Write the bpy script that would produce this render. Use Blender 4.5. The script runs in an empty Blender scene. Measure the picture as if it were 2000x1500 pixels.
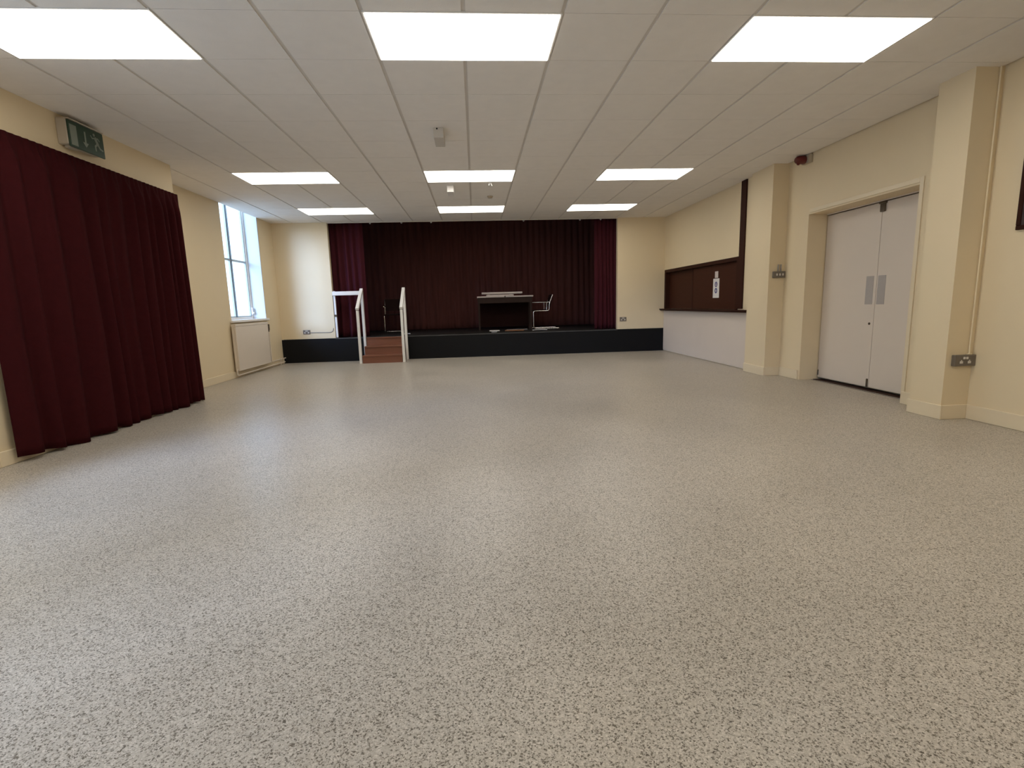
import bpy, bmesh, math, random
from mathutils import Vector, Matrix
random.seed(7)
PI = math.pi
SC = bpy.context.scene
COL = SC.collection
CEIL = 2.82

# ------------------------------------------------------------------ helpers
class MB:
    """collects shapes (world coordinates) and links them as one mesh object"""
    def __init__(self):
        self.bm = bmesh.new()
    def box(self, a, b, bevel=0.0, seg=1, rot=None, pivot=None):
        x0, x1 = sorted((a[0], b[0])); y0, y1 = sorted((a[1], b[1])); z0, z1 = sorted((a[2], b[2]))
        m = Matrix.Translation(((x0+x1)/2, (y0+y1)/2, (z0+z1)/2)) @ Matrix.Diagonal((x1-x0, y1-y0, z1-z0, 1))
        if rot is not None:
            pv = Vector(pivot if pivot is not None else ((x0+x1)/2, (y0+y1)/2, (z0+z1)/2))
            m = Matrix.Translation(pv) @ rot @ Matrix.Translation(-pv) @ m
        r = bmesh.ops.create_cube(self.bm, size=1.0, matrix=m)
        if bevel > 0:
            es = list({e for v in r['verts'] for e in v.link_edges})
            bmesh.ops.bevel(self.bm, geom=es, offset=bevel, segments=seg, affect='EDGES', profile=0.5)
        return self
    def cyl(self, c0, c1, r0, r1=None, n=20):
        r1 = r0 if r1 is None else r1
        c0, c1 = Vector(c0), Vector(c1); d = c1 - c0
        q = d.to_track_quat('Z', 'Y').to_matrix().to_4x4()
        m = Matrix.Translation((c0+c1)/2) @ q
        bmesh.ops.create_cone(self.bm, cap_ends=True, segments=n, radius1=r0, radius2=r1, depth=d.length, matrix=m)
        return self
    def lathe(self, origin, axis, prof, n=28):
        """prof: list of (distance along axis, radius)"""
        q = Vector(axis).to_track_quat('Z', 'Y').to_matrix(); o = Vector(origin)
        rings = []
        for h, r in prof:
            rings.append([self.bm.verts.new(o + q @ Vector((r*math.cos(2*PI*i/n), r*math.sin(2*PI*i/n), h))) for i in range(n)])
        for a, b in zip(rings, rings[1:]):
            for i in range(n):
                self.bm.faces.new((a[i], a[(i+1) % n], b[(i+1) % n], b[i]))
        self.bm.faces.new(list(reversed(rings[0]))); self.bm.faces.new(rings[-1])
        return self
    def tube(self, pts, r, n=10, fillet=0.0, fs=5):
        P = [Vector(p) for p in pts]
        if fillet > 0:
            Q = [P[0]]
            for a, b, c in zip(P, P[1:], P[2:]):
                f = min(fillet, (a-b).length*.49, (c-b).length*.49)
                s, e = b+(a-b).normalized()*f, b+(c-b).normalized()*f
                for i in range(fs+1):
                    t = i/fs; Q.append(s*(1-t)**2 + b*2*t*(1-t) + e*t*t)
            Q.append(P[-1]); P = Q
        rings = []; up = None
        for i, p in enumerate(P):
            t = (P[min(i+1, len(P)-1)] - P[max(i-1, 0)]).normalized()
            if up is None:
                up = Vector((0, 0, 1)) if abs(t.z) < .9 else Vector((1, 0, 0))
            u = (up - t*up.dot(t)).normalized(); v = t.cross(u); up = u
            rings.append([self.bm.verts.new(p + r*(math.cos(2*PI*k/n)*u + math.sin(2*PI*k/n)*v)) for k in range(n)])
        for a, b in zip(rings, rings[1:]):
            for i in range(n):
                self.bm.faces.new((a[i], a[(i+1) % n], b[(i+1) % n], b[i]))
        self.bm.faces.new(list(reversed(rings[0]))); self.bm.faces.new(rings[-1])
        return self
    def prism(self, poly, d):
        """polygon (3D points) pushed along vector d"""
        d = Vector(d)
        a = [self.bm.verts.new(Vector(p)) for p in poly]; b = [self.bm.verts.new(Vector(p)+d) for p in poly]
        n = len(a)
        self.bm.faces.new(list(reversed(a))); self.bm.faces.new(b)
        for i in range(n):
            self.bm.faces.new((a[i], a[(i+1) % n], b[(i+1) % n], b[i]))
        return self
    def sheet(self, fn, nu, nv):
        g = [[self.bm.verts.new(fn(i/nu, j/nv)) for j in range(nv+1)] for i in range(nu+1)]
        for i in range(nu):
            for j in range(nv):
                self.bm.faces.new((g[i][j], g[i+1][j], g[i+1][j+1], g[i][j+1]))
        return self
    def build(self, name, mat, parent=None, smooth=False, at=None, solid=0.0):
        bm = self.bm
        bmesh.ops.recalc_face_normals(bm, faces=bm.faces)
        if parent is not None:
            loc = WORLD[parent.name]
        elif at is not None:
            loc = Vector(at)
        else:
            loc = Vector((0, 0, 0))
        bmesh.ops.translate(bm, verts=bm.verts, vec=-loc)
        me = bpy.data.meshes.new(name); bm.to_mesh(me); bm.free()
        if smooth:
            for p in me.polygons: p.use_smooth = True
            try: me.set_sharp_from_angle(angle=math.radians(smooth if smooth is not True else 40))
            except Exception: pass
        o = bpy.data.objects.new(name, me); COL.objects.link(o)
        me.materials.append(mat)
        if parent is not None:
            o.parent = parent
            WORLD[o.name] = loc
        else:
            o.location = loc
            WORLD[o.name] = loc
        if solid:
            md = o.modifiers.new('Solidify', 'SOLIDIFY'); md.thickness = solid; md.offset = 0
        return o
WORLD = {}
def thing(name, loc, label, cat, group=None):
    o = bpy.data.objects.new(name, None); COL.objects.link(o)
    o.location = loc; o.empty_display_size = .1
    WORLD[o.name] = Vector(loc)
    return tag(o, label, cat, group)
def tag(o, label, cat, group=None):
    o['label'] = label; o['category'] = cat
    if group: o['group'] = group
    return o
def struct(o):
    o['kind'] = 'structure'; return o
def copy_tree(o, parent=None):
    c = o.copy(); COL.objects.link(c)
    if parent is not None: c.parent = parent
    for ch in list(o.children): copy_tree(ch, c)
    return c

# ------------------------------------------------------------------ materials
def srgb(r, g, b):
    f = lambda c: (c/12.92 if c <= .04045 else ((c+.055)/1.055)**2.4)
    return (f(r/255), f(g/255), f(b/255), 1)
def mat(name, col, rough=.6, spec=.4, metal=0.0, var=.06, scale=6.0, bump=0.0, bscale=120.0, sheen=0.0, stretch=None):
    m = bpy.data.materials.new(name); m.use_nodes = True
    nt = m.node_tree; nd = nt.nodes; ln = nt.links
    b = nd['Principled BSDF']
    b.inputs['Roughness'].default_value = rough
    b.inputs['Specular IOR Level'].default_value = spec
    b.inputs['Metallic'].default_value = metal
    if sheen: b.inputs['Sheen Weight'].default_value = sheen
    tc = nd.new('ShaderNodeTexCoord'); vec = tc.outputs['Object']
    if stretch:
        mp = nd.new('ShaderNodeMapping'); mp.inputs['Scale'].default_value = stretch
        ln.new(vec, mp.inputs['Vector']); vec = mp.outputs['Vector']
    nz = nd.new('ShaderNodeTexNoise'); nz.inputs['Scale'].default_value = scale; nz.inputs['Detail'].default_value = 4
    ln.new(vec, nz.inputs['Vector'])
    mx = nd.new('ShaderNodeMix'); mx.data_type = 'RGBA'
    c = col[:3]
    mx.inputs[6].default_value = tuple(x*(1-var) for x in c) + (1,)
    mx.inputs[7].default_value = tuple(min(1, x*(1+var)) for x in c) + (1,)
    ln.new(nz.outputs['Fac'], mx.inputs[0]); ln.new(mx.outputs[2], b.inputs['Base Color'])
    if bump:
        n2 = nd.new('ShaderNodeTexNoise'); n2.inputs['Scale'].default_value = bscale; n2.inputs['Detail'].default_value = 3
        ln.new(vec, n2.inputs['Vector'])
        bp = nd.new('ShaderNodeBump'); bp.inputs['Strength'].default_value = bump; bp.inputs['Distance'].default_value = .004
        ln.new(n2.outputs['Fac'], bp.inputs['Height']); ln.new(bp.outputs['Normal'], b.inputs['Normal'])
    return m
def emit(name, col, strength):
    m = bpy.data.materials.new(name); m.use_nodes = True
    b = m.node_tree.nodes['Principled BSDF']
    b.inputs['Base Color'].default_value = (.8, .8, .8, 1)
    b.inputs['Emission Color'].default_value = col; b.inputs['Emission Strength'].default_value = strength
    return m

M = {}
M['wall'] = mat('cream_wall_paint', (.735, .615, .42), rough=.55, spec=.3, var=.025, scale=3, bump=.12, bscale=260)
M['skirt'] = mat('cream_gloss_paint', (.74, .63, .45), rough=.4, spec=.4, var=.03, scale=4)
M['counter_white'] = mat('white_panel_paint', (.66, .58, .51), rough=.6, spec=.3, var=.03, scale=3)
M['door'] = mat('white_door_paint', (.68, .60, .52), rough=.45, spec=.4, var=.02, scale=3)
M['white'] = mat('white_gloss_paint', (.80, .78, .76), rough=.35, spec=.45, var=.03, scale=8)
M['rad'] = mat('radiator_enamel', (.70, .62, .53), rough=.4, spec=.45, var=.02)
M['tile'] = mat('ceiling_tile', (.84, .805, .76), rough=.9, spec=.1, var=.04, scale=9, bump=.25, bscale=180)
M['tbar'] = mat('ceiling_bar', (.66, .62, .57), rough=.45, spec=.5, var=.03)
M['lightframe'] = mat('light_frame', (.75, .73, .70), rough=.4, spec=.4)
M['diffuser'] = emit('light_diffuser', (1.0, .945, .84, 1), 7.0)
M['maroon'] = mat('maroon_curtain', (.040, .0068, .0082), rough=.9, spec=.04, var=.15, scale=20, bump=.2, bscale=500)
M['maroon_lit'] = mat('maroon_stage_curtain', (.054, .0115, .0165), rough=.9, spec=.05, var=.15, scale=20, bump=.2, bscale=500)  # paler, pinker maroon: daylight on the folds put into the colour
M['backdrop'] = mat('dark_maroon_backdrop', (.105, .040, .037), rough=.9, spec=.05, var=.3, scale=3, stretch=(6, 6, .4))
M['black'] = mat('black_stage_paint', (.0045, .0045, .0055), rough=.6, spec=.2, var=.1)
M['deck'] = mat('stage_deck_board', (.018, .016, .015), rough=.55, spec=.3, var=.3, scale=14)
M['lip'] = mat('stage_edge_grey', (.055, .055, .056), rough=.6, spec=.3, var=.35, scale=5)
M['stagewall'] = mat('dark_stage_wall', (.03, .026, .025), rough=.8, spec=.2)
M['step'] = mat('brown_step_wood', (.21, .083, .049), rough=.45, spec=.4, var=.2, scale=5, stretch=(.6, 8, 8))
M['hatch'] = mat('dark_brown_hatch', (.046, .0130, .0060), rough=.6, spec=.15, var=.2, scale=6, stretch=(8, .7, 8))
M['hatchframe'] = mat('dark_brown_frame', (.034, .0105, .006), rough=.6, spec=.12, var=.2, scale=6)
M['oak'] = mat('table_dark_wood', (.034, .020, .016), rough=.6, spec=.15, var=.2, scale=9)
M['backpanel'] = mat('very_dark_panel', (.016, .006, .005), rough=.8, spec=.05, var=.1)
M['paper'] = mat('white_paper', (.75, .72, .70), rough=.8, spec=.2, var=.03)
M['board_white'] = mat('white_laminate', (.62, .55, .53), rough=.5, spec=.3, var=.03)
M['chrome'] = mat('chrome_tube', (.75, .73, .72), rough=.22, metal=1.0, var=.02)
M['seat'] = mat('dark_seat_fabric', (.020, .0085, .008), rough=.7, spec=.1, var=.1)
M['steel'] = mat('brushed_steel', (.30, .28, .265), rough=.4, metal=.7, var=.08, scale=30)
M['socketgrey'] = mat('socket_metal_plate', (.19, .165, .14), rough=.45, metal=.4, var=.08, scale=30)
M['plate'] = mat('push_plate_metal', (.43, .395, .375), rough=.5, metal=.2, var=.06, scale=40)
M['darkmetal'] = mat('dark_bracket_metal', (.10, .075, .05), rough=.5, metal=.4, var=.1)
M['red'] = mat('red_plastic', (.11, .008, .008), rough=.3, spec=.5, var=.05)
M['beigebox'] = mat('beige_plastic', (.45, .38, .28), rough=.5, spec=.4, var=.03)
M['green'] = mat('exit_sign_green', (.010, .036, .018), rough=.35, spec=.45, var=.05)
M['signbox'] = mat('sign_housing_plastic', (.46, .41, .34), rough=.4, spec=.4, var=.02)
M['signwhite'] = mat('exit_sign_white', (.20, .23, .19), rough=.4, spec=.4, var=.02)
M['offwhite'] = mat('off_white_plastic', (.66, .62, .56), rough=.4, spec=.45, var=.02)
M['blue'] = mat('sign_blue', (.035, .050, .20), rough=.45, spec=.4, var=.04)
M['threshold'] = mat('dark_threshold_wood', (.035, .014, .008), rough=.6, spec=.3, var=.2)
M['picture'] = mat('dark_wood_board', (.035, .016, .012), rough=.35, spec=.4, var=.15, scale=5)
M['plank'] = mat('orange_brown_wood', (.30, .13, .055), rough=.6, spec=.3, var=.15)
M['greycable'] = mat('grey_cable', (.22, .21, .21), rough=.5, spec=.4)
M['sensor'] = mat('sensor_plastic', (.58, .54, .48), rough=.5, spec=.3, var=.02)
M['darkhole'] = mat('dark_plastic', (.012, .011, .010), rough=.5, spec=.3)
M['frame_win'] = mat('window_frame_grey', (.24, .29, .33), rough=.4, spec=.4, var=.04)
M['sash'] = mat('sash_grey_paint', (.42, .48, .50), rough=.4, spec=.4, var=.03)
M['reveal'] = mat('white_reveal_paint', (.56, .57, .58), rough=.5, spec=.3, var=.02)
M['render'] = mat('outside_pale_render', (.75, .76, .76), rough=.8, spec=.2, var=.06)

# glass: thin sheet, mostly clear with a faint reflection
g = bpy.data.materials.new('window_glass'); g.use_nodes = True
nt = g.node_tree; nt.nodes.clear()
ou = nt.nodes.new('ShaderNodeOutputMaterial'); mxs = nt.nodes.new('ShaderNodeMixShader')
tr = nt.nodes.new('ShaderNodeBsdfTransparent'); gl = nt.nodes.new('ShaderNodeBsdfGlossy')
tr.inputs['Color'].default_value = (.96, .98, 1, 1); gl.inputs['Roughness'].default_value = .02
mxs.inputs[0].default_value = .06
nt.links.new(tr.outputs[0], mxs.inputs[1]); nt.links.new(gl.outputs[0], mxs.inputs[2])
nt.links.new(mxs.outputs[0], ou.inputs[0])
M['glass'] = g

# floor: speckled safety vinyl
def floor_mat():
    m = bpy.data.materials.new('speckled_vinyl_floor'); m.use_nodes = True
    nt = m.node_tree; nd = nt.nodes; ln = nt.links; b = nd['Principled BSDF']
    tc = nd.new('ShaderNodeTexCoord')
    nz = nd.new('ShaderNodeTexNoise'); nz.inputs['Scale'].default_value = 260; nz.inputs['Detail'].default_value = 3
    ln.new(tc.outputs['Object'], nz.inputs['Vector'])
    ad = nd.new('ShaderNodeVectorMath'); ad.operation = 'MULTIPLY_ADD'
    ln.new(nz.outputs['Color'], ad.inputs[0]); ad.inputs[1].default_value = (.010, .010, .010); ln.new(tc.outputs['Object'], ad.inputs[2])
    vo = nd.new('ShaderNodeTexVoronoi'); vo.inputs['Scale'].default_value = 275
    ln.new(ad.outputs[0], vo.inputs['Vector'])
    sp = nd.new('ShaderNodeSeparateColor'); ln.new(vo.outputs['Color'], sp.inputs[0])
    cr = nd.new('ShaderNodeValToRGB'); cr.color_ramp.interpolation = 'LINEAR'
    e = cr.color_ramp.elements
    e[0].position = 0; e[0].color = (.105, .088, .068, 1)
    e[1].position = 1; e[1].color = (.64, .585, .51, 1)
    for p, c in ((.17, (.20, .172, .138, 1)), (.27, (.43, .385, .325, 1)), (.72, (.49, .443, .378, 1)), (.86, (.565, .515, .445, 1))):
        n = e.new(p); n.color = c
    ln.new(sp.outputs[0], cr.inputs[0])
    # large faint tone variation of the sheet
    n2 = nd.new('ShaderNodeTexNoise'); n2.inputs['Scale'].default_value = .9; n2.inputs['Detail'].default_value = 5
    ln.new(tc.outputs['Object'], n2.inputs['Vector'])
    mr = nd.new('ShaderNodeMapRange'); mr.inputs['From Min'].default_value = .3; mr.inputs['From Max'].default_value = .7
    mr.inputs['To Min'].default_value = .90; mr.inputs['To Max'].default_value = 1.08
    ln.new(n2.outputs['Fac'], mr.inputs['Value'])
    ml = nd.new('ShaderNodeMix'); ml.data_type = 'RGBA'; ml.blend_type = 'MULTIPLY'; ml.inputs[0].default_value = 1
    ln.new(cr.outputs[0], ml.inputs[6]); ln.new(mr.outputs[0], ml.inputs[7])
    ln.new(ml.outputs[2], b.inputs['Base Color'])
    r2 = nd.new('ShaderNodeMapRange'); r2.inputs['From Min'].default_value = .3; r2.inputs['From Max'].default_value = .7
    r2.inputs['To Min'].default_value = .285; r2.inputs['To Max'].default_value = .36
    ln.new(n2.outputs['Fac'], r2.inputs['Value']); ln.new(r2.outputs[0], b.inputs['Roughness'])
    b.inputs['Specular IOR Level'].default_value = .12
    bp = nd.new('ShaderNodeBump'); bp.inputs['Strength'].default_value = .06; bp.inputs['Distance'].default_value = .002
    ln.new(nz.outputs['Fac'], bp.inputs['Height']); ln.new(bp.outputs['Normal'], b.inputs['Normal'])
    return m
M['floor'] = floor_mat()

# ------------------------------------------------------------------ setting
YB = 7.50            # far wall (stage opening)
YR = -6.6            # wall behind the viewpoint
XL, XLN = -4.02, -3.53   # left wall: far bay, near section
XR = 4.22            # right wall (door section)
XH = 4.09            # right wall (hatch section)
YLN = 3.24           # end of the near left section

struct(MB().box((-4.7, YR-.2, -.12), (4.9, YB+.05, 0)).build('floor', M['floor']))

# ceiling: 0.6 m tiles over a backing board, long bars as one trim
LIGHT_ROWS = (0, 6, 10, -4, -10); LIGHT_COLS = (-5, -1, 3)  # negative rows are unseen panels, added to brighten the near floor
LIGHTS = [(r, c) for r in LIGHT_ROWS for c in LIGHT_COLS if not (r == -4 and c == -1)]
cells = {(c+k, r) for r, c in LIGHTS for k in (0, 1)}
cb = MB()
cb.box((-4.0, YR, CEIL+.03), (4.6, YB, CEIL+.06))
for u in range(-7, 7):
    for v in range(-11, 13):
        if (u, v) in cells: continue
        x0, x1 = max(u*.6, -4.03), min((u+1)*.6, 4.28)
        y0, y1 = v*.6, min((v+1)*.6, YB)
        if x1 - x0 < .02: continue
        cb.box((x0+.013, y0+.002, CEIL), (x1-.013, y1-.002, CEIL+.02))
struct(cb.build('ceiling', M['tile']))
tb = MB()
for u in range(-6, 8):
    x = u*.6
    if x < XL or x > 4.2: continue
    # bars stop at the light fittings they would cross
    cuts = sorted(r for r, c in LIGHTS if c+1 == u)
    y = YR
    for r in cuts + [None]:
        ye = r*.6 if r is not None else YB
        tb.box((x-.016, y, CEIL+.007), (x+.016, ye, CEIL+.019))
        if r is not None: y = (r+1)*.6
o = struct(tb.build('trim_1', M['tbar']))

# left wall, far bay with window opening
WY0, WY1, WZ0, WZ1 = 5.40, 6.83, .94, 3.10
def wall_with_holes(mb, xin, xout, y0, y1, zt, holes):
    """holes: (ya, yb, za, zb)"""
    ys = y0
    for ya, yb, za, zb in sorted(holes):
        mb.box((xin, ys, 0), (xout, ya, zt))
        if za > 0: mb.box((xin, ya, 0), (xout, yb, za))
        if zb < zt: mb.box((xin, ya, zb), (xout, yb, zt))
        ys = yb
    mb.box((xin, ys, 0), (xout, y1, zt))
    return mb
wl = MB()
wall_with_holes(wl, XL, XL-.36, YLN, YB+.1, 3.2, [(WY0, WY1, WZ0, WZ1)])
struct(wl.build('wall_left_far', M['wall'])); wl = MB()
ADDED_WINDOWS = [(-2.95, -.25, .50, 2.72), (-5.6, -3.6, .55, 2.70)]  # unseen windows, invented to bring daylight onto the near floor
wall_with_holes(wl, XLN, XLN-.36, YR, YLN, 3.2, ADDED_WINDOWS)
wl.box((XLN-.36, YLN-.3, 0), (XL-.36, YLN, 3.2))
struct(wl.build('wall_left', M['wall']))

# windows
def window(idx, xin, y0, y1, z0, z1, mull, trans):
    xg = xin - .27
    f = MB()
    t = .05
    f.box((xg-.03, y0, z0), (xg+.03, y0+t, z1), .006); f.box((xg-.03, y1-t, z0), (xg+.03, y1, z1), .006)
    f.box((xg-.03, y0+t, z0), (xg+.03, y1-t, z0+t), .006); f.box((xg-.03, y0+t, z1-t), (xg+.03, y1-t, z1), .006)
    w = struct(f.build('window_%d' % idx, M['white'], at=(xg, (y0+y1)/2, z0)))
    MB().box((xg-.02, mull-.010, z0+t), (xg+.035, mull+.010, z1-t), .004).build('mullion', M['frame_win'], w)
    for a, b in ((y0+t, mull-.014), (mull+.014, y1-t)):
        s = MB()
        k = .022
        s.box((xg-.015, a, z0+t), (xg+.015, a+k, z1-t)); s.box((xg-.015, b-k, z0+t), (xg+.015, b, z1-t))
        s.box((xg-.015, a+k, z0+t), (xg+.015, b-k, z0+t+k)); s.box((xg-.015, a+k, z1-t-k), (xg+.015, b-k, z1-t))
        s.box((xg-.015, a+k, trans-.018), (xg+.015, b-k, trans+.018))
        sash = s.build('sash', M['sash'], w)
        MB().box((xg-.003, a+k, z0+t+k), (xg+.003, b-k, z1-t-k)).build('pane', M['glass'], sash)
    # inner lining of the reveal and the sill board
    lin = MB()
    lin.box((xin-.005, y1-.012, z0), (xg+.03, y1-.001, z1)); lin.box((xin-.005, y0+.001, z0), (xg+.03, y0+.012, z1))
    lin.box((xin-.005, y0+.012, z1-.012), (xg+.03, y1-.012, z1-.001))
    lin.build('reveal_lining', M['reveal'], w)
    MB().box((xg+.03, y0-.0, z0-.001), (xin+.0, y1, z0+.012)).box((xin, y0-.06, z0-.028), (xin+.045, y1+.03, z0+.012), .006).build('window_sill', M['white'], w)
    MB().box((xg+.03, y1-t-.02, z0+.09), (xg+.055, y1-t+.0, z0+.22), .004).box((xg+.05, y1-t-.016, z0+.11), (xg+.075, y1-t-.004, z0+.135)).build('window_handle', M['white'], w)
    return w
window(1, XL, WY0, WY1, WZ0, WZ1, 6.17, 2.0)
for i, (a, b, c, d) in enumerate(ADDED_WINDOWS):
    window(2+i, XLN, a, b, c, d, (a+b)/2, 2.0)

# far wall with the stage opening
OX0, OX1 = -2.925, 3.055
DECK = .49
wb = MB()
wb.box((XL-.36, YB, DECK), (OX0, YB+.10, 3.9)); wb.box((OX1, YB, DECK), (4.5, YB+.10, 3.9))
wb.box((OX0, YB, CEIL), (OX1, YB+.10, 3.9))
struct(wb.build('wall_back', M['wall']))
# stage house behind the opening
sw = MB()
sw.box((-4.4, 11.2, 0), (4.5, 11.3, 3.9)); sw.box((-4.5, YB+.1, 0), (-4.4, 11.3, 3.9)); sw.box((4.5, YB, 0), (4.6, 11.3, 3.9))
sw.box((-4.5, YB, 3.8), (4.6, 11.3, 3.9))
struct(sw.build('wall_stage', M['stagewall']))
struct(MB().box((-4.6, YR-.15, 0), (4.9, YR, 3.2)).build('wall_rear', M['wall']))

# right wall: hatch section, pillar, door section, pillar, near section
PX2, PX1 = 4.00, 3.98
P2 = (3.42, 3.95); P1 = (.67, .99)
DY0, DY1, DZ = 1.36, 2.97, 2.095
HY0, HY1, HZ0, HZ1 = 4.40, 7.46, .90, 1.715
wr = MB()
wall_with_holes(wr, XH, XH+.5, P2[0]+.1, YB, 3.2, [(HY0, HY1, HZ0, HZ1)])
wr.box((XH+.14, HY0, HZ0), (XH+.5, HY1, HZ1))
wall_with_holes(wr, XR, XR+.36, P1[0]+.1, P2[0]+.1, 3.2, [(DY0, DY1, 0, DZ)])
wr.box((XR+.36, .9, 0), (XR+.42, 3.5, 3.2))
wr.box((XR, YR, 0), (XR+.36, P1[0]+.1, 3.2))
struct(wr.build('wall_right', M['wall']))
for px_, (ya, yb) in ((PX2, P2), (PX1, P1)):
    struct(MB().box((px_, ya, 0), (4.3, yb, CEIL+.05)).build('wall_pillar', M['wall']))
# painted lower panel below the counter
struct(MB().box((XH-.018, P2[1], .012), (XH, YB-.02, .885)).build('trim_2', M['counter_white']))

def skirting(name, runs, h=.115, t=.018):
    mb = MB()
    for (a, b) in runs:
        x0, y0 = a; x1, y1 = b
        mb.box((min(x0, x1), min(y0, y1), 0), (max(x0, x1), max(y0, y1), h), .004)
    return struct(mb.build(name, M['skirt']))
t = .018
skirting('baseboard_left', [((XL, YLN), (XL+t, YB-.02)), ((XLN, YR), (XLN+t, .50)), ((XLN, .5), (XLN+t, YLN))])
skirting('baseboard_right', [
    ((PX2-t, P2[0]-t), (PX2, P2[1])), ((PX2, P2[0]-t), (XR, P2[0])),
    ((XR-t, DY1+.03), (XR, P2[0]-t)), ((XR-t, P1[1]), (XR, DY0-.02)),
    ((PX1-t, P1[0]-t), (PX1, P1[1]+.01)), ((PX1, P1[0]-t), (XR-t, P1[0])), ((XR-t, YR), (XR, P1[0]))], h=.125)
# architrave bead round the door opening
ar = MB()
ar.box((XR-.010, DY0-.048, 0), (XR, DY0-.004, DZ+.065), .003); ar.box((XR-.010, DY0-.004, DZ+.018), (XR, DY1-.02, DZ+.065), .003)
struct(ar.build('trim_3', M['skirt']))

# double doors
XD = 4.47
fr_ = MB()
fr_.box((XD-.01, DY1, 0), (XD+.06, DY1+.07, DZ+.02)); fr_.box((XD-.01, 1.10, 0), (XD+.06, 1.17, DZ+.02)); fr_.box((XD-.01, 1.10, DZ-.012), (XD+.06, DY1+.07, DZ+.05))
door = struct(fr_.build('door_1', M['door'], at=(XD, 2.1, 0)))
MB().box((XD-.06, DY0, .0), (XD+.06, DY1+.0, .006), .002).build('threshold', M['threshold'], door)
MB().box((XD-.10, DY0, .0), (XD-.085, DY1-.02, .004)).build('threshold_strip', M['steel'], door)
for k, (a, b) in enumerate(((2.098, DY1-.003), (1.173, 2.092))):
    lf = MB().box((XD, a, .032), (XD+.044, b, DZ-.022), .002).build('leaf', M['door'], door)
    pa, pb = ((2.135, 2.245) if k == 0 else (1.965, 2.075))
    pp = MB().box((XD-.003, pa, .975), (XD, pb, 1.29), .001)
    pp.build('push_plate', M['plate'], lf)
    if k == 0:
        MB().cyl((XD-.006, 2.150, .757), (XD, 2.150, .757), .014).cyl((XD-.0065, 2.150, .757), (XD-.004, 2.150, .757), .006).build('keyhole', M['darkmetal'], lf)
        MB().box((XD-.012, 2.100, .035), (XD, 2.125, .13), .004).build('floor_bolt', M['darkmetal'], lf)
        MB().box((XD-.008, DY1-.02, .06), (XD, DY1-.006, .13), .003).build('hinge', M['darkmetal'], lf)
    else:
        MB().box((XD-.022, 2.042, DZ-.125), (XD, 2.110, DZ-.024), .006).box((XD-.03, 2.03, DZ-.04), (XD, 2.118, DZ-.022), .003).build('catch_bracket', M['darkmetal'], lf)

# ------------------------------------------------------------------ ceiling lights
def make_light():
    r = thing('ceiling_light', (0, 0, CEIL), '', 'ceiling light', 'flat light panels in the ceiling')
    f = MB()
    W, D, b = .6, .3, .012
    for (a, c) in (((-W, -D), (W, -D+b)), ((-W, D-b), (W, D)), ((-W, -D+b), (-W+b, D-b)), ((W-b, -D+b), (W, D-b))):
        f.box((a[0], a[1], CEIL-.004), (c[0], c[1], CEIL+.02))
    f.build('light_frame', M['lightframe'], r)
    MB().box((-W+b, -D+b, CEIL-.008), (W-b, D-b, CEIL+.01)).build('diffuser', M['diffuser'], r)
    return r
side = {-5: 'left', -1: 'middle', 3: 'right'}
row = {0: 'in the nearest row', 6: 'in the middle row', 10: 'in the row by the stage'}
col_txt = {-5: 'on the curtain side', -1: 'at the hall centre', 3: 'on the double door side'}
first = None
for r, c in LIGHTS:
    o = make_light() if first is None else copy_tree(first)
    if first is None: first = o
    o.location = ((c+1)*.6, (r+.5)*.6, CEIL)
    if r < 0:
        o['label'] = 'added unseen ceiling light panel, %s, %s' % ('just ahead of the viewpoint' if r == -4 else 'far behind the viewpoint', col_txt[c])
    else:
        o['label'] = 'ceiling light panel %s, %s' % (row[r], col_txt[c])

# ------------------------------------------------------------------ near left curtain
def pleats(valleys, amp, seed):
    rnd = random.Random(seed)
    amps = [amp*min(1.2, .35+(b-a)*2.4)*rnd.uniform(.6, 1.2) for a, b in zip(valleys, valleys[1:])]
    def f(s):
        for k, (a, b) in enumerate(zip(valleys, valleys[1:])):
            if s <= b or k == len(valleys)-2:
                q = min(1, max(0, (s-a)/(b-a)))
                return amps[k]*(.5-.5*math.cos(2*PI*q))
        return 0
    return f
cv = [.60, .86, 1.06, 1.36, 1.68, 1.86, 2.00, 2.20, 2.36, 2.56, 2.66, 2.84, 2.94, 3.08, 3.21]
pf = pleats(cv, .105, 3)
pf2 = pleats([.60+.0653*i for i in range(41)], .030, 5)
def curtain_pt(i, j):
    y = .60 + i*(3.21-.60); h = j
    ztop = 2.478; zbot = .012 + .045*max(0, (1.0-y)/.4) + .010*math.sin(y*9)
    z = zbot + h*(ztop-zbot)
    tp = max(0, (h-.90)/.10); tp = tp*tp*(3-2*tp)
    wob = .035*math.sin(y*2.3+1)*(1-h)
    yy = y + .018*math.sin(h*5+y*4)*(1-tp)*math.sin(PI*min(1, max(0, (y-.6)/2.61)))
    d = pf(y)*(1-.35*h)*(1-tp) + pf2(y)*(.10+.25*max(0, h-.5)+.3*tp)
    return Vector((-3.485 + d + wob*.3 + .012*h, yy, z))
c = thing('curtain', (-3.45, 1.9, 0), 'floor-length dark maroon pleated curtain covering the near left wall below the exit sign', 'curtain')
MB().sheet(curtain_pt, 420, 36).build('drape', M['maroon'], c, smooth=80, solid=.004)
MB().box((-3.53, .56, 2.455), (-3.512, 3.21, 2.488), .003).build('curtain_rail', M['offwhite'], c)

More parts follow.
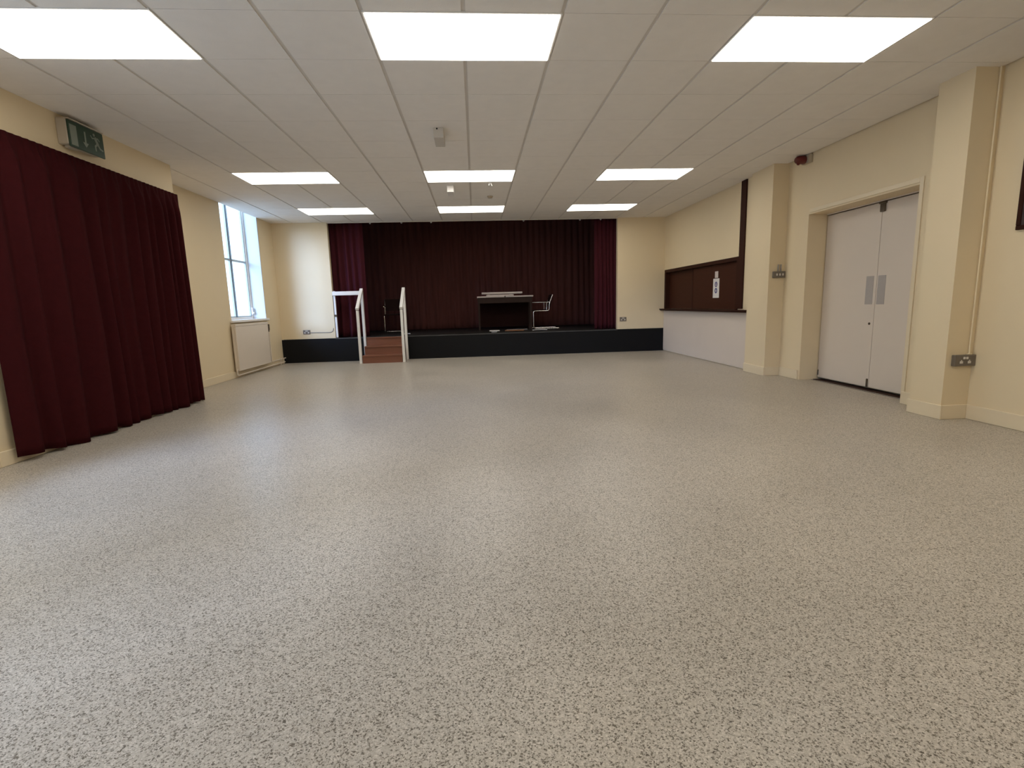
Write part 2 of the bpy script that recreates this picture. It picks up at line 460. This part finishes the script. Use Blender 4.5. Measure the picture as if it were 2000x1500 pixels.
# ------------------------------------------------------------------ exit sign
es = thing('exit_sign', (-3.47, 1.76, 2.545), 'green and white emergency exit sign with running figure above the maroon curtain', 'sign')
MB().box((XLN, 1.56, 2.565), (-3.445, 1.985, 2.775), .006).build('housing', M['signbox'], es)
MB().box((XLN, 1.565, 2.772), (-3.425, 1.985, 2.782), .002).box((XLN+.02, 1.60, 2.545), (-3.46, 1.70, 2.566), .003).build('cover', M['signbox'], es)
XF = -3.432
sf = MB().box((-3.446, 1.565, 2.548), (XF, 1.985, 2.768), .003).build('sign_panel', M['green'], es)
MB().box((XF, 1.578, 2.565), (XF+.002, 1.655, 2.735)).build('door_symbol', M['signwhite'], sf)
ap = [(1.742, 2.72), (1.760, 2.72), (1.760, 2.625), (1.785, 2.625), (1.751, 2.585), (1.717, 2.625), (1.742, 2.625)]
MB().prism([(XF, y, z) for y, z in ap], (.002, 0, 0)).build('arrow_symbol', M['signwhite'], sf)
fg = MB()
def limb(a, b, w0, w1):
    a = Vector((0, *a)); b = Vector((0, *b)); d = (b-a).normalized(); n = Vector((0, -d.z, d.y))
    fg.prism([p+Vector((XF, 0, 0)) for p in (a+n*w0, b+n*w1, b-n*w1, a-n*w0)], (.002, 0, 0))
fg.cyl((XF, 1.866, 2.727), (XF+.002, 1.866, 2.727), .013)
limb((1.873, 2.708), (1.905, 2.650), .016, .014)
limb((1.873, 2.700), (1.835, 2.690), .007, .006); limb((1.838, 2.692), (1.822, 2.712), .006, .005)
limb((1.880, 2.700), (1.915, 2.705), .007, .006); limb((1.913, 2.706), (1.930, 2.685), .006, .005)
limb((1.900, 2.655), (1.866, 2.628), .009, .008); limb((1.869, 2.632), (1.872, 2.588), .008, .006)
limb((1.905, 2.652), (1.930, 2.618), .009, .008); limb((1.928, 2.622), (1.965, 2.612), .008, .006)
fg.build('running_figure_symbol', M['signwhite'], sf)

# ------------------------------------------------------------------ radiator and its pipes
rd = thing('radiator', (-3.95, 5.95, 0), 'cream panel radiator with pipes below the far left window', 'radiator')
RY0, RY1, RZ0, RZ1 = 5.29, 6.60, .115, .885
rp = MB().box((-3.945, RY0, RZ0), (-3.92, RY1, RZ1-.035), .006, 2)
rp.build('front_panel', M['rad'], rd)
MB().box((-3.985, RY0+.01, RZ0+.01), (-3.972, RY1-.01, RZ1-.04), .004).build('rear_panel', M['rad'], rd)
gr = MB()
gr.box((-3.99, RY0-.004, RZ1-.035), (-3.915, RY0+.01, RZ1), .003); gr.box((-3.99, RY1-.01, RZ1-.035), (-3.915, RY1+.004, RZ1), .003)
gr.box((-3.924, RY0+.01, RZ1-.035), (-3.915, RY1-.01, RZ1), .003); gr.box((-3.99, RY0+.01, RZ1-.035), (-3.982, RY1-.01, RZ1), .003)
n = 60
for i in range(n):
    y = RY0+.02 + i*(RY1-RY0-.04)/(n-1)
    gr.box((-3.982, y-.004, RZ1-.010), (-3.924, y+.004, RZ1-.004))
gr.build('top_grille', M['rad'], rd)
for y0, y1 in ((RY0-.003, RY0+.006), (RY1-.006, RY1+.003)):
    MB().box((-3.985, y0, RZ0), (-3.945, y1, RZ1-.035)).build('side_cover', M['rad'], rd)
for y in (5.6, 6.3):
    MB().box((XL+.004, y-.015, .2), (-3.985, y+.015, .8)).build('wall_bracket', M['steel'], rd)
VX, VY = -3.938, RY1+.065
MB().cyl((VX, VY, .73), (VX, VY, .84), .021).cyl((VX, RY1, .80), (VX, VY, .80), .010).cyl((VX, VY, .70), (VX, VY, .73), .012).build('valve', M['darkmetal'], rd)
MB().tube([(VX, VY, .72), (VX, VY, .125), (VX, 7.38, .125)], .010, fillet=.03).build('pipe', M['rad'], rd, smooth=True)
MB().tube([(-3.955, RY0-.03, .16), (-3.955, RY0-.03, .045), (-3.955, 7.38, .045)], .011, fillet=.03).cyl((-3.955, RY0-.03, .14), (-3.955, RY0+.02, .14), .009).build('pipe', M['rad'], rd, smooth=True)
MB().cyl((-3.955, 7.15, 0), (-3.955, 7.15, .145), .008).build('pipe_support', M['rad'], rd)

# ------------------------------------------------------------------ sockets and switches
def socket(loc, rz, label, w=.146, h=.086, back=.012, plate='socketgrey'):
    """double wall socket: local x across, local -y out of the wall"""
    r = thing('wall_socket', (0, 0, 0), label, 'socket', 'double wall sockets')
    MB().box((-w/2, -back, -h/2), (w/2, 0, h/2), .004, 2).build('faceplate', M[plate], r)
    for s in (-1, 1):
        MB().box((s*.036-.014, -back-.0015, -.024), (s*.036+.014, -back+.001, -.004)).box((s*.036-.004, -back-.0015, -.006), (s*.036+.004, -back+.001, .006)).build('outlet', M['offwhite'], r)
        MB().box((s*.013-.010, -back-.004, .012), (s*.013+.010, -back+.001, .032), .002).build('switch', M['offwhite'], r)
    r.location = loc; r.rotation_euler = (0, 0, rz)
    return r
socket((-3.505, YB, .632), 0, 'double wall socket on the daylit wall left of the stage steps, cable beside it')
socket((3.182, YB, .705), 0, 'double wall socket on the cream wall right of the stage opening')
so = socket((4.125, P1[0], .510), 0, 'large double wall socket low on the near right pillar, conduit rising above it', w=.19, h=.095, back=.035)
MB().tube([(.050-.0, -.012, .046), (.050, -.012, CEIL-.51-.002)], .007).box((.030, -.024, .046), (.070, -.001, .058), .003).build('conduit', M['wall'], so)

# cable running from the left socket
cbm = MB().tube([(-3.43, YB-.006, .62), (-3.02, YB-.006, .612), (-2.965, YB-.006, .64), (-2.955, YB-.006, .70)], .006, fillet=.03)
tag(cbm.build('wall_cable', M['greycable'], smooth=True, at=(-3.2, YB, .6)), 'thin grey cable running along the wall from the socket left of the steps', 'cable')

sw_ = thing('light_switch', (4.145, P2[0], 1.385), 'grey metal triple light switch on the pillar beside the double doors', 'switch')
MB().box((4.050, P2[0]-.035, 1.342), (4.215, P2[0], 1.428), .005, 2).build('switch_box', M['socketgrey'], sw_)
for i in range(3):
    x = 4.095 + .042*i
    MB().box((x-.011, P2[0]-.041, 1.370), (x+.011, P2[0]-.034, 1.400), .003).build('rocker', M['offwhite'], sw_)
for x in (4.122, 4.160):
    MB().cyl((x, P2[0]-.013, 1.425), (x, P2[0]-.013, 1.52), .008).build('conduit', M['steel'], sw_)

# fire sounder on the wall above the doors, near the pillar
fs = thing('fire_alarm_sounder', (XR, 3.06, 2.77), 'red fire alarm sounder on a beige box high on the wall by the far pillar', 'alarm')
MB().box((XR-.045, 2.955, 2.715), (XR, 3.11, 2.817), .006, 2).build('back_box', M['beigebox'], fs)
MB().lathe((XR-.045, 3.055, 2.765), (-1, 0, 0), [(0, .050), (.012, .052), (.03, .050), (.075, .047), (.10, .043), (.115, .030), (.118, .0001)]).build('sounder_dome', M['red'], fs, smooth=True)
MB().lathe((XR-.12, 3.055, 2.728), (-.5, 0, -1), [(0, .020), (.02, .017), (.028, .0001)]).build('beacon', M['red'], fs, smooth=True)

# dark board at the right edge
wbd = thing('wall_board', (XR, -.10, 1.545), 'dark wooden board on the right wall cut off by the right edge of the photo', 'board')
BY0, BY1 = -.75, .425
MB().box((XR-.018, BY0+.03, 1.575), (XR, BY1-.03, 2.42)).build('board_panel', M['picture'], wbd)
fm = MB()
fm.box((XR-.026, BY0, 1.545), (XR, BY1, 1.578), .004); fm.box((XR-.026, BY0, 2.417), (XR, BY1, 2.45), .004)
fm.box((XR-.026, BY0, 1.578), (XR, BY0+.033, 2.417), .004); fm.box((XR-.026, BY1-.033, 1.578), (XR, BY1, 2.417), .004)
fm.build('board_frame', M['hatchframe'], wbd)

# ------------------------------------------------------------------ serving hatch, counter, post
ht = thing('serving_hatch', (XH, 5.9, .90), 'dark brown serving hatch with sliding panels above the counter', 'hatch')
hf = MB()
hf.box((XH-.012, HY0-.02, HZ1-.055), (XH+.13, HY1+.02, HZ1+.005), .003)
hf.box((XH-.012, HY1-.05, HZ0+.005), (XH+.13, HY1+.02, HZ1-.055), .003)
hf.box((XH-.012, HY0-.02, HZ0+.005), (XH+.13, HY0+.05, HZ1-.055), .003)
hf.build('hatch_frame', M['hatchframe'], ht)
MB().box((XH+.045, HY0+.05, HZ0+.008), (XH+.07, 6.19, HZ1-.055), .002).build('sliding_panel', M['hatch'], ht)
MB().box((XH+.040, 6.15, HZ0+.008), (XH+.075, 6.20, HZ1-.055), .003).build('panel_stile', M['hatchframe'], ht)
MB().box((XH+.085, 6.12, HZ0+.008), (XH+.11, HY1-.05, HZ1-.055), .002).build('sliding_panel', M['hatch'], ht)
tag(MB().box((XH-.022, 4.225, .922), (XH, 4.375, CEIL-.003), .004).build('timber_post', M['hatchframe'], at=(XH, 4.3, .92)),
    'dark brown timber post rising from the counter to the ceiling beside the hatch', 'post')
ct = thing('counter', (XH, 5.7, .885), 'dark brown wooden counter ledge above the white panel', 'counter')
MB().box((XH-.115, P2[1]+.002, .885), (XH, YB-.005, .905), .005, 2).build('counter_top', M['hatchframe'], ct)
MB().box((XH-.100, P2[1]+.01, .868), (XH-.085, YB-.01, .886), .003).build('edge_strip', M['hatchframe'], ct)

XS = XH+.045
sg = thing('safety_sign', (XS, 5.21, 1.10), 'white safety sign with two round blue symbols on the hatch panel', 'sign')
MB().box((XS-.003, 5.105, 1.10), (XS, 5.325, 1.425)).build('sign_plate', M['paper'], sg)
for z in (1.328, 1.222):
    d = MB().cyl((XS-.004, 5.215, z), (XS-.003, 5.215, z), .046, n=36).build('blue_disc', M['blue'], sg)
    if z > 1.3:
        MB().cyl((XS-.0048, 5.215, z+.014), (XS-.004, 5.215, z+.014), .012).box((XS-.0048, 5.197, z-.026), (XS-.004, 5.233, z-.0)).build('symbol', M['board_white'], d)
    else:
        MB().prism([(XS-.004, 5.215+.022*math.cos(a), z-.002+.022*math.sin(a)) for a in [PI*.15+i*PI*1.5/8 for i in range(9)]], (-.0008, 0, 0)).build('symbol', M['board_white'], d)
tag(MB().box((XS-.002, 5.155, 1.436), (XS, 5.27, 1.545)).build('paper_notice', M['board_white'], at=(XS, 5.21, 1.43)),
    'small pale paper notice on the hatch panel just above the blue symbol sign', 'notice')

# ------------------------------------------------------------------ stage
st = thing('stage', (0, YB, 0), 'low stage with black front panel across the far end of the hall', 'stage')
sfp = MB()
sfp.box((XL+.002, YB-.02, 0), (XH-.002, YB-.001, DECK-.020))
for a, b in ((XL+.002, OX0), (OX1, XH-.002)):
    sfp.box((a, YB-.02, DECK-.020), (b, YB-.001, DECK-.004))
sfp.build('front_panel', M['black'], st)
MB().box((OX0, YB+.06, DECK-.02), (OX1, 11.19, DECK)).box((-4.39, YB+.11, DECK-.02), (OX0, 11.19, DECK)).box((OX1, YB+.11, DECK-.02), (4.49, 11.19, DECK)).build('deck', M['deck'], st)
MB().box((OX0, YB-.024, DECK-.019), (OX1, YB+.06, DECK), .003).build('edge_nosing', M['lip'], st)

def stage_curtain(x0, x1, y, ztop, label, material, nval, amp, seed, group=None, z0=DECK):
    rnd = random.Random(seed)
    v = [x0 + (x1-x0)*i/nval + (rnd.uniform(-.25, .25)*(x1-x0)/nval if 0 < i < nval else 0) for i in range(nval+1)]
    f = pleats(v, amp, seed)
    zb = z0+.008
    def pt(i, j):
        x = x0+(x1-x0)*i; h = j
        tp = max(0, (h-.93)/.07)
        return Vector((x+.01*math.sin(h*4+x*7)*min(1, 6*i*(1-i)*2), y - f(x)*(1-.35*h)*(1-.6*tp), zb+h*(ztop-zb)))
    r = thing('stage_curtain', ((x0+x1)/2, y, z0), label, 'curtain', group)
    MB().sheet(pt, nval*14, 20).build('drape', material, r, smooth=80, solid=.004)
    MB().box((x0, y-.012, ztop-.03), (x1, y+.012, ztop+.012)).build('heading', material, r)
    return r
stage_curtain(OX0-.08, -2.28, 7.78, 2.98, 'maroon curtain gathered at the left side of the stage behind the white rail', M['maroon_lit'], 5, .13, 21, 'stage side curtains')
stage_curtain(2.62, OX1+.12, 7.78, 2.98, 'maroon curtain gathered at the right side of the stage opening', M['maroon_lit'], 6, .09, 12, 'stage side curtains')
stage_curtain(-3.6, 3.9, 10.2, 3.60, 'very dark maroon backdrop curtain hanging along the back of the stage', M['backdrop'], 46, .045, 13)

# curtain track along the top of the opening, with small hooks
tk = thing('curtain_track', (0, YB+.03, CEIL-.02), 'thin pale curtain track along the top of the stage opening', 'track')
MB().box((OX0+.005, YB-.006, CEIL-.016), (OX1-.005, YB+.02, CEIL-.001), .002).build('track_rail', M['offwhite'], tk)
hx = [-2.06, -1.43, -.83, 1.07, 2.25, 2.69]
hk0 = None
for i, x in enumerate(hx):
    if hk0 is None:
        hk0 = MB().tube([(x-.012, YB-.002, CEIL-.016), (x-.012, YB-.010, CEIL-.034), (x, YB-.012, CEIL-.044), (x+.012, YB-.010, CEIL-.034), (x+.012, YB-.002, CEIL-.016)], .004, n=8, fillet=.006).build('track_hook', M['white'], smooth=True, at=(x, YB, CEIL-.03))
        h = hk0
    else:
        h = hk0.copy(); COL.objects.link(h)
    h.location = (x, YB, CEIL-.03)
    lab = ['first', 'second', 'third', 'fourth', 'fifth', 'sixth'][i]
    tag(h, 'tiny pale hook under the stage curtain track, %s of six counted from the left' % lab, 'hook', 'hooks along the stage curtain track')

# ------------------------------------------------------------------ steps and handrails
sp = thing('steps', (-1.885, 7.2, 0), 'short flight of brown wooden steps up to the stage between white handrails', 'steps')
SX0, SX1 = -2.275, -1.495
yz = [(6.91, .155), (7.16, .320), (7.405, .487)]
for k, (y, z) in enumerate(yz):
    z0 = 0 if k == 0 else yz[k-1][1]
    yn = yz[k+1][0] if k < 2 else YB-.026
    MB().box((SX0, y, z0), (SX1, y+.018, z-.022)).build('riser', M['step'], sp)
    MB().box((SX0, y-.018, z-.022), (SX1, yn+(.018 if k < 2 else 0), z), .004, 2).build('tread', M['step'], sp)
for x in (SX0, SX1-.018):
    s = MB()
    s.prism([(x+.0, 6.93, 0), (x, YB-.026, 0), (x, YB-.026, .464), (x, 7.424, .464), (x, 7.424, .297), (x, 7.179, .297), (x, 7.179, .132), (x, 6.93, .132)], (.018, 0, 0))
    s.build('side_panel', M['step'], sp)

def handrail(x, label, guard=False):
    r = thing('handrail', (x, 7.15, 0), label, 'handrail', 'white handrails at the stage steps')
    w = .025
    for (y, zt) in ((6.93, 1.045), (7.42, 1.425)):
        MB().box((x-w, y-.028, 0), (x+w, y+.028, zt), .004).build('post', M['white'], r)
    a = math.atan2(.38, .49)
    L = .66
    rail = MB().box((x-.031, 7.17-L/2, 1.25), (x+.031, 7.17+L/2, 1.302), .005, 2, rot=Matrix.Rotation(a, 4, 'X'), pivot=(x, 7.17, 1.262))
    rail.build('sloping_rail', M['white'], r)
    if guard:
        MB().box((OX0+.01, 7.455, 1.365), (x-.025, 7.49, 1.445), .004).build('guard_rail', M['white'], r)
        MB().box((OX0+.012, 7.508, DECK+.012), (OX0+.052, 7.54, 1.455), .004).box((OX0+.012, 7.488, 1.375), (OX0+.052, 7.51, 1.435)).build('guard_post', M['white'], r)
        MB().box((OX0+.010, 7.500, .93), (OX0+.056, 7.512, .975), .003).build('bracket', M['darkmetal'], r)
    return r
handrail(-2.312, 'white handrail left of the stage steps with level guard rail to the wall', True)
handrail(-1.458, 'white wooden handrail on the right of the stage steps')

# ------------------------------------------------------------------ stage furniture
TX0, TX1, TY0, TY1 = .065, 1.375, 8.75, 9.25
tbx = thing('table', ((TX0+TX1)/2, 9.0, DECK), 'dark wooden table with pale top standing on the stage', 'table')
TZ = 1.262
for x in (TX0+.03, TX1-.05):
    for y in (TY0+.04, TY1-.04):
        MB().prism([(x-.028, y-.028, TZ-.004), (x+.028, y-.028, TZ-.004), (x+.028, y+.028, TZ-.004), (x-.028, y+.028, TZ-.004)], (0, 0, -.10)).box((x-.020, y-.022, DECK), (x+.020, y+.022, TZ-.09)).build('leg', M['oak'], tbx)
MB().box((TX0+.05, TY0+.025, TZ-.135), (TX1-.07, TY0+.045, TZ-.004)).box((TX0+.05, TY1-.045, TZ-.135), (TX1-.07, TY1-.025, TZ-.004)).box((TX0+.02, TY0+.06, TZ-.135), (TX0+.04, TY1-.06, TZ-.004)).box((TX1-.06, TY0+.06, TZ-.135), (TX1-.04, TY1-.06, TZ-.004)).build('apron', M['oak'], tbx)
MB().box((TX0+.05, TY1-.075, DECK+.06), (TX1-.07, TY1-.055, TZ-.10)).build('back_panel', M['backpanel'], tbx)
for (a, b) in ((TX0-.008, .700), (.726, TX1+.008)):
    MB().box((a, TY0-.01, TZ-.004), (b, TY1+.01, TZ+.026), .003).build('top_leaf', M['board_white'], tbx)
ks = thing('flat_box', (.605, 9.0, TZ+.026), 'shorter flat white box lying directly on the stage table', 'box', 'flat white items stacked on the stage table')
MB().box((.275, 8.80, TZ+.026), (.925, 9.15, TZ+.062), .004).box((.30, 8.85, TZ+.062), (.36, 9.1, TZ+.075)).box((.84, 8.85, TZ+.062), (.90, 9.1, TZ+.075)).build('box_body', M['board_white'], ks)
kb = thing('long_board', (.655, 9.0, TZ+.075), 'longer flat white board on top of the box on the stage table', 'board', 'flat white items stacked on the stage table')
MB().box((.170, 8.78, TZ+.075), (1.130, 9.10, TZ+.118), .006, 2).build('board_body', M['board_white'], kb)

def make_chair():
    """cantilever armchair, local front towards -x"""
    r = thing('cantilever_chair', (0, 0, 0), '', 'chair', 'chrome framed chairs on the stage')
    R = .012
    for s in (-1, 1):
        y = s*.24
        MB().tube([(.40, y, R), (-.20, y, R), (-.20, y, .425), (.175, y, .425), (.185, y, .60), (.265, y, .80)], R, fillet=.05).build('side_frame', M['chrome'], r, smooth=True)
        MB().tube([(.19, y, .625), (-.17, y, .625)], .011).tube([(.12, y, .615), (.12, y, .43)], .008).build('arm_frame', M['chrome'], r, smooth=True)
        MB().box((-.17, y-.022, .632), (.14, y+.022, .650), .006, 2).build('arm_pad', M['seat'], r)
    MB().tube([(.40, -.24, R), (.40, .24, R)], R).build('base_bar', M['chrome'], r, smooth=True)
    MB().box((-.19, -.225, .415), (.17, .225, .450), .012, 2).build('seat', M['seat'], r)
    MB().prism([(.170, -.225, .52), (.205, -.225, .52), (.268, -.225, .80), (.238, -.225, .80)], (0, .45, 0)).build('backrest', M['seat'], r)
    return r
ch = make_chair()
ch['label'] = 'chrome cantilever chair seen from the side at the right end of the stage table'
ch.location = (1.575, 8.95, DECK); 
c2 = copy_tree(ch)
c2['label'] = 'dark chair in shadow on the stage, seen between the two white handrails'
c2.location = (-1.93, 9.15, DECK); c2.rotation_euler = (0, 0, PI/2+.1)

ws = thing('plastic_tray', (.40, 7.86, DECK), 'small white plastic tray on its base near the stage edge, below the table', 'tray')
MB().box((.335, 7.80, DECK), (.465, 7.92, DECK+.022), .004).build('tray_base', M['paper'], ws)
MB().box((.295, 7.78, DECK+.024), (.52, 7.94, DECK+.042), .006).build('tray_top', M['paper'], ws)
tag(MB().box((.66, 8.16, DECK), (1.09, 8.25, DECK+.022), .003).build('wooden_plank', M['plank'], at=(.87, 8.2, DECK)), 'flat orange-brown wooden plank on the stage floor in front of the table', 'plank')
wc = MB().tube([(1.27, 8.02, DECK+.012), (1.33, 8.06, DECK+.014), (1.42, 8.16, DECK+.012), (1.50, 8.16, DECK+.012), (1.60, 8.05, DECK+.012)], .008, fillet=.06)
tag(wc.build('white_cable', M['paper'], smooth=True, at=(1.4, 8.1, DECK)), 'white cable curving over the stage floor below the chrome chair', 'cable')
gc = MB().tube([(.72, 8.55, DECK+.012), (.85, 8.50, DECK+.012), (.97, 8.58, DECK+.012), (1.10, 8.50, DECK+.012), (1.20, 8.52, DECK+.012)], .012, fillet=.05)
tag(gc.build('grey_cable', M['greycable'], smooth=True, at=(.95, 8.5, DECK)), 'grey cable lying under the stage table behind the wooden plank', 'cable')
wcl = MB().tube([(-1.62, 8.20, DECK+.010), (-1.55, 8.23, DECK+.010), (-1.47, 8.20, DECK+.010)], .009, fillet=.03)
tag(wcl.build('cable_end', M['paper'], smooth=True, at=(-1.55, 8.2, DECK)), 'short pale cable end on the stage floor by the right handrail', 'cable')

# ------------------------------------------------------------------ small ceiling fittings
def sensor(loc, label, hole):
    x, y = loc
    r = thing('ceiling_sensor', (x, y, CEIL), label, 'sensor', 'white boxes hanging from the ceiling')
    MB().box((x-.049, y, CEIL-.097), (x+.049, y+.30, CEIL-.001), .004).build('sensor_box', M['sensor'] if hole else M['white'], r)  # far box made whiter, its brightly lit front put into the colour
    if hole:
        MB().cyl((x-.014, y-.003, CEIL-.014), (x-.014, y+.004, CEIL-.014), .008).build('lens', M['darkhole'], r)
    return r
sensor((-.290, 1.98), 'white ceiling box with a dark lens hole, nearest of the two hanging boxes', True)
sensor((-.290, 4.40), 'white ceiling box without a hole, just beyond the middle ceiling light', False)
sd = thing('smoke_detector', (.31, 5.20, CEIL), 'small round smoke detector on the ceiling before the last middle light', 'detector')
MB().lathe((.31, 5.20, CEIL), (0, 0, -1), [(0, .045), (.012, .045), (.018, .038), (.03, .035), (.034, .0001)]).build('detector_body', M['beigebox'], sd, smooth=True)
ck = thing('ceiling_clip', (.285, 4.27, CEIL), 'tiny white forked clip under the ceiling below the middle light', 'clip')
MB().tube([(.265, 4.26, CEIL-.045), (.280, 4.27, CEIL-.003)], .007, n=8).tube([(.312, 4.26, CEIL-.050), (.292, 4.27, CEIL-.003)], .007, n=8).build('clip_prong', M['white'], ck, smooth=True)

# ------------------------------------------------------------------ outside the windows
struct(MB().box((-14, -10, -.4), (-4.75, 16, -.3)).build('ground_outside', M['render']))

# ------------------------------------------------------------------ daylight
w = bpy.data.worlds.new('World'); SC.world = w; w.use_nodes = True
bg = w.node_tree.nodes['Background']
bg.inputs['Color'].default_value = (.60, .80, 1.0, 1)
bg.inputs['Strength'].default_value = 2.5
# bright hazy sky towards the low sun
sn = bpy.data.lights.new('hazy_sun', 'SUN'); sn.energy = 7.6; sn.angle = math.radians(32); sn.color = (.40, .59, 1.0)
so_ = bpy.data.objects.new('hazy_sun', sn); COL.objects.link(so_)
so_.location = (-9, 0, 6)
so_.rotation_euler = Vector((.57, .82, -.36)).to_track_quat('-Z', 'Y').to_euler()

# ------------------------------------------------------------------ camera
cam = bpy.data.cameras.new('Camera'); co = bpy.data.objects.new('Camera', cam); COL.objects.link(co)
cam.sensor_fit = 'HORIZONTAL'; cam.sensor_width = 36; cam.lens = 36*989.6/2000; cam.clip_start = .05
yaw, pit, rol = .0674154, -.1558721, -.0279224
fw = Vector((math.sin(yaw)*math.cos(pit), math.cos(yaw)*math.cos(pit), math.sin(pit)))
r0 = Vector((math.cos(yaw), -math.sin(yaw), 0)); u0 = r0.cross(fw)
rr = math.cos(rol)*r0 + math.sin(rol)*u0; uu = -math.sin(rol)*r0 + math.cos(rol)*u0
mt = Matrix((rr, uu, -fw)).transposed().to_4x4(); mt.translation = (.0043, -3.3478, 1.0861)
co.matrix_world = mt
SC.camera = co

SC.view_settings.view_transform = 'Standard'; SC.view_settings.look = 'None'
SC.view_settings.exposure = .15; SC.view_settings.gamma = 1
SC.view_settings.use_curve_mapping = False
SC.cycles.use_denoising = True; SC.cycles.sample_clamp_indirect = 6.0
SC.cycles.max_bounces = 10; SC.cycles.diffuse_bounces = 6; SC.cycles.transparent_max_bounces = 8
